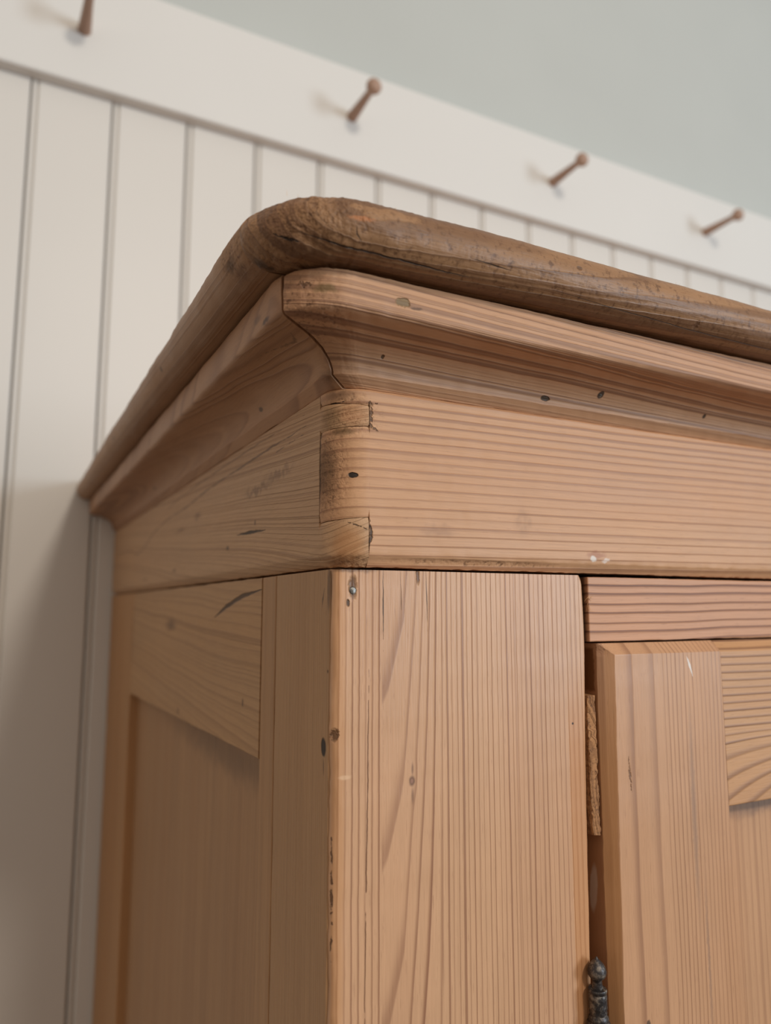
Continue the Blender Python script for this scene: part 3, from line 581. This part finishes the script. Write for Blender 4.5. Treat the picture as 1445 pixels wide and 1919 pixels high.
M_dstile = pine('door_stile_pine', ('z', 'x', 'y'), phase_fn=stile_phase, warp=((7, 20, 0.0034), (14, 90, 0.0003)), early=srgb(198, 152, 116), late=srgb(136, 94, 70), tint=srgb(190, 140, 102), contrast=0.7, seed=18.6, rough=0.42, ridge=0.00010, sharp=(0.5, 0.93), fall=0.93,
    marks=[dict(seg=[(0.1655, -0.0048, Z(-0.0355)), (0.1668, -0.0048, Z(-0.0390)), (0.1685, -0.0048, Z(-0.0440))], w=0.0010, col=srgb(230, 224, 218), s=0.85, soft=0.6, nz=0.0004),
           dict(seg=[(0.1290, -0.0048, Z(-0.0745)), (0.1294, -0.0048, Z(-0.0810)), (0.1302, -0.0048, Z(-0.0890))], w=0.0010, col=srgb(86, 56, 40), s=0.7, soft=0.8, nz=0.0008, ns=600, dep=0.0002),
           dict(c=(0.1652, -0.0048, Z(-0.10)), r=(0.0024, 0.003, 0.060), col=srgb(122, 104, 96), s=0.42, soft=0.9, nz=0.001),
           dict(c=(0.1695, -0.0048, Z(-0.16)), r=(0.0012, 0.003, 0.045), col=srgb(122, 104, 96), s=0.4, soft=0.9, nz=0.001),
           dict(c=(0.1339, -0.0048, Z(-0.1765)), r=(0.0014, 0.003, 0.0016), col=srgb(60, 54, 50), s=0.8, soft=0.5, nz=0.0006),
           dict(c=(0.1205, -0.0020, Z(-0.29)), r=(0.0032, 0.0028, 0.262), col=srgb(182, 130, 80), s=0.6, soft=0.25, box=1),
           dict(c=(0.118, 0.0092, Z(-0.0400)), r=(0.003, 0.0080, 0.0096), col=srgb(22, 14, 9), s=0.95, soft=0.15, nz=0.0010, ns=300, box=1),  # dark hollow beside the hinge edge, its shade painted on as near-black colour
           dict(c=(0.118, 0.0064, Z(-0.1270)), r=(0.003, 0.0026, 0.0110), col=srgb(226, 212, 198), s=0.9, soft=0.35, nz=0.0004, rot=((1, 0, 0), -0.10)),
           dict(c=(0.118, 0.0085, Z(-0.16)), r=(0.004, 0.0085, 0.14), col=srgb(158, 100, 56), s=0.5, soft=0.1, box=1)],
    wear=(((0.119, -0.002, Z(-0.031)), (0.004, 0.006, 0.004), 0.0008, 600),))
def drail_phase(t, g, a, d):
    # close rings along the top of the rail, opening into broad curved bands at its lower edge
    low = t.smooth(a, Z(-0.066), Z(-0.098))
    aa = t.sub(t.sub(a, t.mul(t.sub(g, 0.187), low, 0.42)), Z(-0.076))
    up = t.mul(t.m('MAXIMUM', aa, 0.0), 1 / 0.0035); dn = t.mul(t.m('MINIMUM', aa, 0.0), 1 / 0.0088)
    return t.add(t.mul(t.add(up, dn), -1.0), 20.35)
M_drail = pine('door_rail_pine', ('x', 'z', 'y'), phase_fn=drail_phase, warp=((7, 18, 0.0022), (16, 60, 0.0005)), early=srgb(198, 152, 110), late=srgb(124, 84, 60), tint=srgb(190, 138, 96), contrast=0.85, seed=20.5, rough=0.46, sharp=(0.45, 0.82), fall=0.88, ringvar=0.4)
M_dpanel = pine('door_panel_pine', ('z', 'x', 'y'), 0.0040, warp=((2, 20, 0.002), (9, 80, 0.0003)), early=srgb(194, 149, 112), late=srgb(146, 102, 76), tint=srgb(188, 136, 98), contrast=0.55, seed=22.1, rough=0.5, jitter=0.4,
    marks=[dict(c=(0.22, 0.0034, Z(-0.1045)), r=(0.06, 0.004, 0.0070), col=srgb(92, 80, 76), s=0.6, soft=0.9, nz=0.003, ns=120)])
M_plain = pine('hidden_pine', ('z', 'x', 'y'), 0.006, early=srgb(190, 146, 106), seed=25, contrast=0.5)
M_splint = pine('broken_block_pine', ('z', 'x', 'y'), 0.0016, pith=(0.1165, -0.004), g0=Z(-0.08), tilt=(0.25, 0.1), early=srgb(176, 126, 82), late=srgb(104, 66, 40), tint=srgb(150, 100, 60), contrast=0.8, seed=27, rough=0.65, ridge=0.0004, warp=((60, 60, 0.003),),
    wear=(((0.1155, 0.004, Z(-0.078)), (0.02, 0.02, 0.06), 0.0004, 900),))
M_iron = iron('aged_iron', srgb(70, 66, 66), srgb(150, 138, 124))
M_nail = iron('nail_steel', srgb(120, 116, 110), srgb(200, 196, 190), 0.35)
M_fibre = pine('torn_fibres', ('x', 'z', 'y'), 0.01, early=srgb(220, 180, 130), contrast=0.1)
M_void = paint('dark_inside', srgb(60, 42, 28), 0.9)

# ---- cornice nosing (half-round top edge)
OC, RC, CN = 0.0291, 0.0107, -0.0035
ZB, ZC_, ZD, ZE = 0.0970, 0.0832, 0.0685, 0.0655
nose = [(0.0100, ZB + 0.0004, CN), (0.0200, ZB + 0.0002, CN), (OC - 0.003, ZB, CN)]
for i in range(27):
    th = math.radians(-90 + 180 * i / 26)
    nose.append((OC + RC * math.cos(th), ZB + RC + RC * math.sin(th), CN))
nose += [(0.022, ZB + 2 * RC, CN), (0.0100, ZB + 2 * RC, CN)]
def nose_wob(p, s):
    dd = math.sqrt((p.x + 0.022) ** 2 + (p.y + 0.024) ** 2)
    k = max(0.0, 1 - dd / 0.065); top = max(0.0, (p.z - Z(0.112)) / 0.01)
    q = rough_up(p, 0.00012 + 0.0008 * k * k, 150, s)
    q = rough_up(q, 0.00025 * k + 0.00008 * top, 700, s + 3)
    q = rough_up(q, 0.0004, 26, s + 9)
    kc = max(0.0, 1 - math.sqrt((p.x + 0.020) ** 2 + (p.y + 0.022) ** 2) / 0.045)      # the corner is worn down on top
    q.z -= 0.0012 * kc * max(0.0, (p.z - Z(ZB)) / (2 * RC))
    return q
def nose_seam(o): return -0.0105
W_ = sweep_front('cornice_nosing', nose, nose_seam, M_nose_f, 64, nose_wob, 2.0, 0.0012); part_label(W_, 'worn half-round front nosing of the cornice')
W_ = sweep_side('cornice_nosing', nose, nose_seam, M_nose_s, 0.0007, lambda p, s: rough_up(rough_up(p, 0.0006, 22, s), 0.0003, 180, s), 5.0); part_label(W_, 'half-round nosing along the left side of the cornice')
right_return('cornice_nosing', [(o if o > 0.011 else -0.02, z, c) for (o, z, c) in nose], M_nose_s)

# ---- cornice moulding (fascia over an ogee)
mould = [(-0.010, ZE - 0.0001, 0.0125), (-0.0006, ZE - 0.0003, 0.0125), (0.0027, ZD + 0.0004, 0.0085)]
og = [(0.0027, 0.0697), (0.0029, 0.0710), (0.0036, 0.0727), (0.0047, 0.0744), (0.0062, 0.0760), (0.0081, 0.0774), (0.0104, 0.0786), (0.0130, 0.0796), (0.0158, 0.0804), (0.0186, 0.0810),
      (0.0212, 0.0815), (0.0236, 0.0820), (0.0250, 0.0824), (0.0258, 0.0830), (0.0262, 0.0838), (0.0263, 0.0850), (0.0264, 0.0870), (0.0266, 0.0890), (0.0267, 0.0910), (0.0267, 0.0935), (0.0266, 0.0950), (0.0262, 0.0957), (0.0235, 0.0966)]
def c_of(o): return 0.0085 + (-0.0045 - 0.0085) * min(1, max(0, (o - 0.0026) / 0.0236))
mould += [(o, z, c_of(o)) for (o, z) in og]
mould += [(0.012, 0.0967, 0.0), (-0.010, 0.0968, 0.0125)]
def m_seam(o): return 0.0032 - 0.617 * max(o, 0.0)
def mould_wob(p, s):
    k = max(0.0, 1 - math.sqrt((p.x + 0.012) ** 2 + (p.y + 0.012) ** 2) / 0.04)
    q = rough_up(p, 0.0003 + 0.0003 * k, 60, s); return rough_up(q, 0.00006 + 0.00025 * k, 300, s + 2)
W_ = sweep_front('cornice_moulding', mould, m_seam, M_mould_f, 48, mould_wob, 7.0); part_label(W_, 'front ogee moulding under the nosing')
W_ = sweep_side('cornice_moulding', mould, m_seam, M_mould_s, 0.0009, lambda p, s: rough_up(p, 0.0004, 40, s), 8.0); part_label(W_, 'ogee moulding along the left side of the cornice')
right_return('cornice_moulding', mould, M_mould_s)
# ---- cornice top board hidden behind the nosing
W(board('cornice_board', (0.004, WX - 0.004), (0.004, YB), (Z(0.0995), Z(0.112)), M_plain, ward, 'x', 0.001))

# ---- frieze: rounded dovetailed corner. Fingers of the side board show on the front
CF, OF, TH = 0.0132, 0.0003, 0.0125
XT = 0.0128                                # where the fingers end on the front
def f_plan(s, o):
    """s<0: along the side (distance behind the arc), 0..1: round the arc, >1: along the front (s-1 metres)"""
    R = max(CF + o, 0.0004)
    if s < 0: return (-o, CF - s)
    if s <= 1: th = s * math.pi / 2; return (CF - R * math.cos(th), CF - R * math.sin(th))
    return (CF + (s - 1), -o)
def f_band(stations, z0, z1, bot_wear, zsteps=14, top=0.0, seed=0.0, wob=0.00014):
    rings = []
    for s in stations:
        a, b = z0(s), z1(s)
        prof = []
        for i in range(zsteps + 1):
            z = a + (b - a) * i / zsteps; o = OF
            if bot_wear:
                if i == 0: o = OF - 0.0030; z = a
                elif i == 1: o = OF - 0.0002; z = a + 0.0036
                elif i == 2: z = a + 0.0041
            elif i == 0: o = OF - 0.0005
            if i == zsteps: o = OF - (0.0013 if b > 0.062 else 0.0005)
            if i == zsteps - 1 and b > 0.062: z = b - 0.0012
            prof.append((o, z))
        prof += [(-TH, b), (-TH, a)]
        ring = []
        for (o, z) in prof:
            x, y = f_plan(s, o)
            ring.append(rough_up(rough_up((x, y, Z(z)), wob, 70, seed), wob * (2.2 if z < 0.005 else 0.5), 260, seed))
        rings.append(ring)
    return strip_mesh(rings)
arc = frange(0, 1, 1 / 40)
tong1 = lambda s: 0.0160 + 0.0016 * max(0, min(1, s))          # top of the lower finger
t2lo = lambda s: 0.0500 + 0.0012 * max(0, min(1, s)); t2hi = lambda s: 0.0600 - 0.0012 * max(0, min(1, s))
G = 0.00018
fx = [1 + v for v in frange(0.0, 0.35, 0.0016)] + [1 + v for v in (0.4, 0.5, 0.7, 0.9, WX - CF)]
front_main = f_band([1 + 0.0004] + fx[1:], lambda s: 0.0, lambda s: ZE - 0.0003, True, 30, seed=3.0)
front_mid = f_band(arc + [1 + 0.0004], lambda s: tong1(s) + G, lambda s: t2lo(s) - G, False, 12, seed=3.0)
front_top = f_band(arc + [1 + 0.0004], lambda s: t2hi(s) + G, lambda s: ZE - 0.0003, False, 5, seed=3.0)
V, Fc = join([front_main, front_mid, front_top])
o = W(mesh_obj('frieze_board', V, Fc, M_frieze_f, ward)); part_label(o, 'front frieze board with rounded dovetailed corner')
ys_ = [-v for v in reversed(frange(0.0004, 0.12, 0.003))]; ys_ = [-(YB - CF), -0.45, -0.3, -0.2] + ys_
side_main = f_band(ys_, lambda s: 0.0, lambda s: ZE - 0.0003, True, 30, seed=6.0)
fin_lo = f_band([-0.0004] + arc, lambda s: 0.0, tong1, True, 9, seed=6.0, wob=0.0002)
fin_hi = f_band([-0.0004] + arc, t2lo, t2hi, False, 8, seed=6.0, wob=0.0002)
V, Fc = join([side_main, fin_lo, fin_hi])
o = W(mesh_obj('frieze_board', V, Fc, M_frieze_s, ward)); part_label(o, 'left side frieze board with end-grain fingers at the corner')
W(board('frieze_board', (WX - 0.018, WX), (0.014, YB), (Z(0), Z(ZE)), M_frieze_s, ward, 'y', 0.0015))

# ---- corner posts (front boards, mitred to the side stiles)
PT = -0.0012
def post(name, mat, mirror=False):
    sec = []
    for i in range(7):
        t = math.radians(185 + 85 * i / 6); sec.append((0.0028 + 0.0026 * math.cos(t), 0.0026 + 0.0026 * math.sin(t)))
    sec += [(0.03, 0.0), (0.06, 0.0), (0.09, 0.0)]
    for i in range(5):
        t = math.radians(270 + 90 * i / 4); sec.append((0.1110 - 0.0014 + 0.0014 * math.cos(t), 0.0014 + 0.0014 * math.sin(t)))
    sec += [(0.111, 0.022), (0.024, 0.022), (0.0010, 0.0032)]
    zs = [0.0, 0.4, 0.8, 1.1, 1.3] + frange(1.40, Z(PT) - 0.006, 0.003) + [Z(PT) - 0.004, Z(PT) - 0.0022, Z(PT) - 0.0010, Z(PT) - 0.0003, Z(PT)]
    rings = []
    for z in zs:
        top = Z(PT) - z; ring = []
        for (x, y) in sec:
            xx, yy = x, y
            if x > 0.1:                            # right edge bows out a little, upper corner worn
                xx = x + 0.0010 + 0.0006 * math.exp(-((top - 0.03) / 0.022) ** 2) - 0.0020 * min(1.0, max(0.0, (top - 0.03) / 0.12))
                if top < 0.004: xx -= 0.0014 * (1 - top / 0.004) ** 2
            e = 0.0004 if (x < 0.006) else 0.00012
            p = rough_up((xx, yy, z), e, 70, 1.0); p = rough_up(p, e * 0.6, 330, 4.0)
            if mirror: p = Vector((WX - p.x, p.y, p.z))
            ring.append(p)
        rings.append(ring)
    V, Fc = strip_mesh(rings)
    return W(mesh_obj(name, V, Fc, mat, ward, weighted=True))
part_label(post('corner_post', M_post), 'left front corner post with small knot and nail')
post('corner_post', M_dstile, True)
# nail heads
def nail(parent_pos, normal, r, name='nail_head'):
    prof = [(r, -0.003), (r, 0.0), (r * 0.93, 0.00025), (r * 0.6, 0.00042), (r * 0.05, 0.0005)]
    o = lathe(name, prof, M_nail, ward, seg=16, wob=0.00012, seed=parent_pos[0] * 50)
    q = Vector(normal).to_track_quat('Z', 'Y'); o.rotation_mode = 'QUATERNION'; o.rotation_quaternion = q
    o.location = OFF + Vector(parent_pos); return o
nail((0.0072, -0.0001, Z(-0.0085)), (0, -1, 0), 0.0014)
nail((0.1202, -0.0057, Z(0.0757)), (0.0, -0.74, -0.68), 0.0011)

# ---- left side: frame and panel
zst = [0.3, 0.7, 1.1] + frange(1.3, Z(PT) - 0.004, 0.012)
sec = [(0.0, 0.0036), (0.0, 0.0600), (0.0004, 0.0612), (0.0016, 0.0620), (0.02, 0.0620), (0.02, 0.0240), (0.0008, 0.0030)]
rings = [[rough_up((x, y, z), 0.0002, 60, 5.0) for (x, y) in sec] for z in [0.0, 0.5, 1.0] + frange(1.3, Z(PT), 0.006)]
V, Fc = strip_mesh(rings)
part_label(W(mesh_obj('side_stile', V, Fc, M_sstile, ward)), 'front stile of the left side with dark nail hole')
W(board('side_strip', (0.0003, 0.02), (0.0624, 0.0803), (0.0, Z(PT)), M_sstrip, ward, 'z', 0.0006, zst, 0.00015, 50, 3.0))
W(board('side_back_stile', (0.0, 0.02), (0.4405, YB), (0.0, Z(PT)), M_sback, ward, 'z', 0.0008, zst, 0.0002, 40, 4.0))
# top rail of the side (slightly out of level below)
def srail():
    rings = []
    for y in frange(0.0806, 0.4402, 0.006):
        zb = Z(-0.0790) - 0.0075 * (y - 0.08) / 0.36
        loop = rrect(0.0, 0.020, zb, Z(PT), 0.0008, 2)
        rings.append([rough_up((u, y, v), 0.00025, 60, 2.2) for (u, v) in loop])
    V, Fc = strip_mesh(rings); return W(mesh_obj('side_rail', V, Fc, M_srail, ward, weighted=True))
part_label(srail(), 'top rail of the left side with wavy grain')
W(board('side_rail', (0.0, 0.02), (0.0806, 0.4402), (0.10, 0.24), M_srail, ward, 'y', 0.0008))
part_label(W(board('side_panel', (0.0075, 0.0155), (0.070, 0.452), (0.20, Z(-0.06)), M_spanel, ward, 'z', 0.0005)), 'recessed plain panel of the left side')
# ---- right side, back, floor and inner roof, plinth
W(board('side_panel', (WX - 0.02, WX), (0.0225, YB), (0.0, Z(PT)), M_spanel, ward, 'z', 0.001))
W(board('back_panel', (0.021, WX - 0.021), (YB - 0.012, YB - 0.002), (0.06, Z(PT)), M_plain, ward, 'z', 0.0005))
W(board('roof_panel', (0.021, WX - 0.021), (0.024, YB - 0.013), (Z(0.002), Z(0.014)), M_plain, ward, 'x', 0.0005))
W(board('bottom_panel', (0.021, WX - 0.021), (0.024, YB - 0.013), (0.10, 0.118), M_plain, ward, 'x', 0.0005))
W(board('plinth', (0.1125, WX - 0.1125), (0.001, 0.021), (0.0, 0.16), M_frieze_f, ward, 'x', 0.002))

# ---- fixed rail over the doors
tst = frange(0.116, 0.36, 0.003)
part_label(W(board('top_rail', (0.1153, WX - 0.1153), (0.0004, 0.020), (Z(-0.0285), Z(-0.0016)), M_toprail, ward, 'x', 0.0005, tst, 0.00018, 120, 6.0)), 'rail over the doors with strong dark grain lines')

# ---- doors (overlay frame with recessed panel)
DY0, DY1, DT, DB = -0.0048, 0.0160, -0.0292, 0.185
def door(name, x0, x1, left):
    d = empty(name, (0, 0, 0), ward); d.location = OFF
    xs0, xs1 = (x0, x0 + 0.0688), (x1 - 0.0688, x1)
    def stile(xr, mat, hinge_left):
        # section in (x, y) lofted in z, chamfered at the top; the outer arris worn
        zs = [DB, 0.6, 1.0, 1.3] + frange(1.45, Z(DT) - 0.0052, 0.0035)
        rings = []
        def ringat(z, cut):
            ch = (0.0034 + 0.0020 * max(0.0, min(1.0, (z - 1.58) / 0.14))) if hinge_left else 0.0006
            yf = DY0 + cut; k = max(0.0, -yf / 0.0048)           # the chamfers of edge and top meet in a mitre
            loop = [(xr[0], DY1), (xr[0], 0.0004), (xr[0] + ch * 0.03, 0.0), (xr[0] + ch * k * 0.96, yf + 0.0002 * k), (xr[0] + ch * k + 0.0002, yf), ((xr[0] + xr[1]) / 2, yf), (xr[1] - 0.0004, yf), (xr[1], yf + 0.0004), (xr[1], DY1)]
            out = []
            for i, (x, y) in enumerate(loop):
                e = 0.0003 if (1 <= i <= 4 and hinge_left) else 0.00008
                out.append(rough_up(rough_up((x, y, z), e, 60, 8.0), e * 0.5, 300, 2.0))
            return out
        for z in zs: rings.append(ringat(z, 0.0))
        for f in (0.0, 0.04, 0.5, 0.96, 1.0): rings.append(ringat(Z(DT) - 0.0046 * (1 - f), 0.0046 * f))
        V, Fc = strip_mesh(rings); return mesh_obj('stile', V, Fc, mat, d, weighted=True)
    part_label(stile(xs0, M_dstile, left), 'hinge-side stile of the door' if left else 'meeting stile of the door')
    stile(xs1, M_dstile, False)
    # top rail with the same chamfer
    yr = DY0
    sec = [(DY1, Z(DT)), (yr + 0.0044, Z(DT)), (yr + 0.0002, Z(DT) - 0.0046), (yr, Z(DT) - 0.0052), (yr, Z(-0.1000)), (yr + 0.0003, Z(-0.1007)), (yr + 0.0012, Z(-0.1011)), (DY1, Z(-0.1011))]
    rings = [[rough_up((x, y + 0.0003, z), 0.00012, 90, 3.0) for (y, z) in sec] for x in frange(xs0[1] + 0.0002, xs1[0] - 0.0002, 0.004)]
    V, Fc = strip_mesh(rings); part_label(mesh_obj('rail', V, Fc, M_drail, d, weighted=True), 'top rail of the door')
    board('rail', (xs0[1] + 0.0002, xs1[0] - 0.0002), (DY0 + 0.0003, DY1), (DB, DB + 0.10), M_drail, d, 'x', 0.0006)
    board('panel', (xs0[1] - 0.008, xs1[0] + 0.008), (0.0034, 0.0110), (DB + 0.09, Z(-0.090)), M_dpanel, d, 'z', 0.0004)
    return d
dl = door('door', 0.1183, 0.5485, True); part_label(dl, 'left pine door standing proud of the post')
dr = door('door', 0.5505, WX - 0.1183, False)

# ---- broken block in the hinge gap
def block():
    rings = []
    for z in frange(Z(-0.1050), Z(-0.0500), 0.0008):
        f = (z - Z(-0.105)) / 0.055
        w0 = 0.1136 - 0.0006 * f; w1 = 0.1177 - 0.0004 * f
        loop = []
        for (u, v) in rrect(w0, w1, 0.0006, 0.0100, 0.0004, 2):
            loop.append(rough_up(rough_up((u, v, z), 0.0004, 160, 3.0), 0.00035, 700, 5.0))
        rings.append(loop)
    V, Fc = strip_mesh(rings); return W(mesh_obj('broken_block', V, Fc, M_splint, ward))
part_label(block(), 'ragged sliver of broken wood wedged in the hinge gap')

# ---- hinge with turned finial
HX, HY = 0.1091, -0.0040
def hinge(zt, xh):
    h = empty('hinge', (0, 0, 0), ward); h.location = OFF; part_label(h, 'aged iron hinge with turned flame finial')
    fin = [(0.0001, 0.0), (0.0004, -0.0004), (0.0008, -0.0010), (0.0017, -0.0017), (0.0026, -0.0027), (0.0033, -0.0040), (0.0036, -0.0053), (0.0034, -0.0065), (0.0028, -0.0075), (0.0020, -0.0081),
           (0.0018, -0.0085), (0.0019, -0.0098), (0.0021, -0.0110), (0.0021, -0.0116)]
    lathe('finial', fin, M_iron, h, (xh, HY, zt), 28, wob=0.00010)
    bar = [(0.0020, -0.0112), (0.0034, -0.0114), (0.0036, -0.0119), (0.00345, -0.0126), (0.0032, -0.0132), (0.0035, -0.0139), (0.0034, -0.0150), (0.0034, -0.0175), (0.0035, -0.0182), (0.0031, -0.0190),
           (0.0034, -0.0197), (0.0031, -0.0205), (0.0036, -0.0213), (0.0038, -0.0222), (0.0035, -0.0228), (0.0044, -0.0235), (0.0046, -0.0245), (0.0044, -0.0262), (0.0044, -0.0560), (0.0046, -0.0575),
           (0.0036, -0.0590), (0.0034, -0.0640), (0.0020, -0.0650)]
    lathe('barrel', bar, M_iron, h, (xh, HY, zt), 28, wob=0.00012, seed=3)
    lathe('finial', [(r, -0.076 - z) for (r, z) in fin[::-1]], M_iron, h, (xh, HY, zt), 28, wob=0.0001)
    board('leaf', (xh + 0.0030, xh + 0.0060), (HY + 0.001, 0.012), (zt - 0.054, zt - 0.026), M_iron, h, 'z', 0.0004)
    return h
hinge(Z(-0.1472), HX)
hinge(0.50, HX)

# ---- loose fibres along the top edge and in the door gap
def fibres():
    parts = []; rnd = random.Random(11)
    spots = []
    for i in range(34):
        x = rnd.choice([rnd.uniform(-0.03, 0.03), rnd.uniform(0.0, 0.22)])
        spots.append((Vector((x, -OC - rnd.uniform(-0.001, 0.004) if x > -0.005 else -0.024, Z(ZB + 2 * RC - 0.0009))), rnd.uniform(0.0006, 0.0024)))
    for (p, L) in spots:
        dirv = Vector((rnd.uniform(-1, 1), rnd.uniform(-1, 0.2), rnd.uniform(0.3, 1.1))).normalized(); bend = Vector((rnd.uniform(-1, 1), 0, rnd.uniform(-1, 0.3))) * 0.5
        rings = []
        for k in range(5):
            f = k / 4; c = p + dirv * L * f + bend * L * f * f; r = 0.00007 * (1 - 0.7 * f)
            rings.append([c + Vector((r * math.cos(t), r * math.sin(t) * 0.7, r * math.sin(t))) for t in (0, 2.1, 4.2)])
        parts.append(strip_mesh(rings))
    V, Fc = join(parts); o = W(mesh_obj('wood_fibres', V, Fc, M_fibre, ward)); o['kind'] = 'stuff'; part_label(o, 'torn wood fibres on the nosing edge'); return o
fibres()
def splinter():
    parts = []; rnd = random.Random(5)
    for i in range(7):
        p = Vector((0.1150 + rnd.uniform(-0.0006, 0.0012), -0.0001, Z(-0.0125) + rnd.uniform(-0.003, 0.003))); L = rnd.uniform(0.001, 0.003); dirv = Vector((rnd.uniform(-1, 0.4), rnd.uniform(-0.3, 0.1), rnd.uniform(-0.6, 0.6))).normalized()
        rings = []
        for k in range(4):
            f = k / 3; c = p + dirv * L * f + Vector((0, 0, -0.0006)) * f * f; r = 0.00014 * (1 - 0.8 * f)
            rings.append([c + Vector((r * math.cos(t), r * math.sin(t), r * math.sin(t + 1))) for t in (0, 2.1, 4.2)])
        parts.append(strip_mesh(rings))
    V, Fc = join(parts); o = W(mesh_obj('wood_fibres', V, Fc, M_fibre, ward)); o['kind'] = 'stuff'; part_label(o, 'torn wood fibres at the end of the top rail'); return o
splinter()
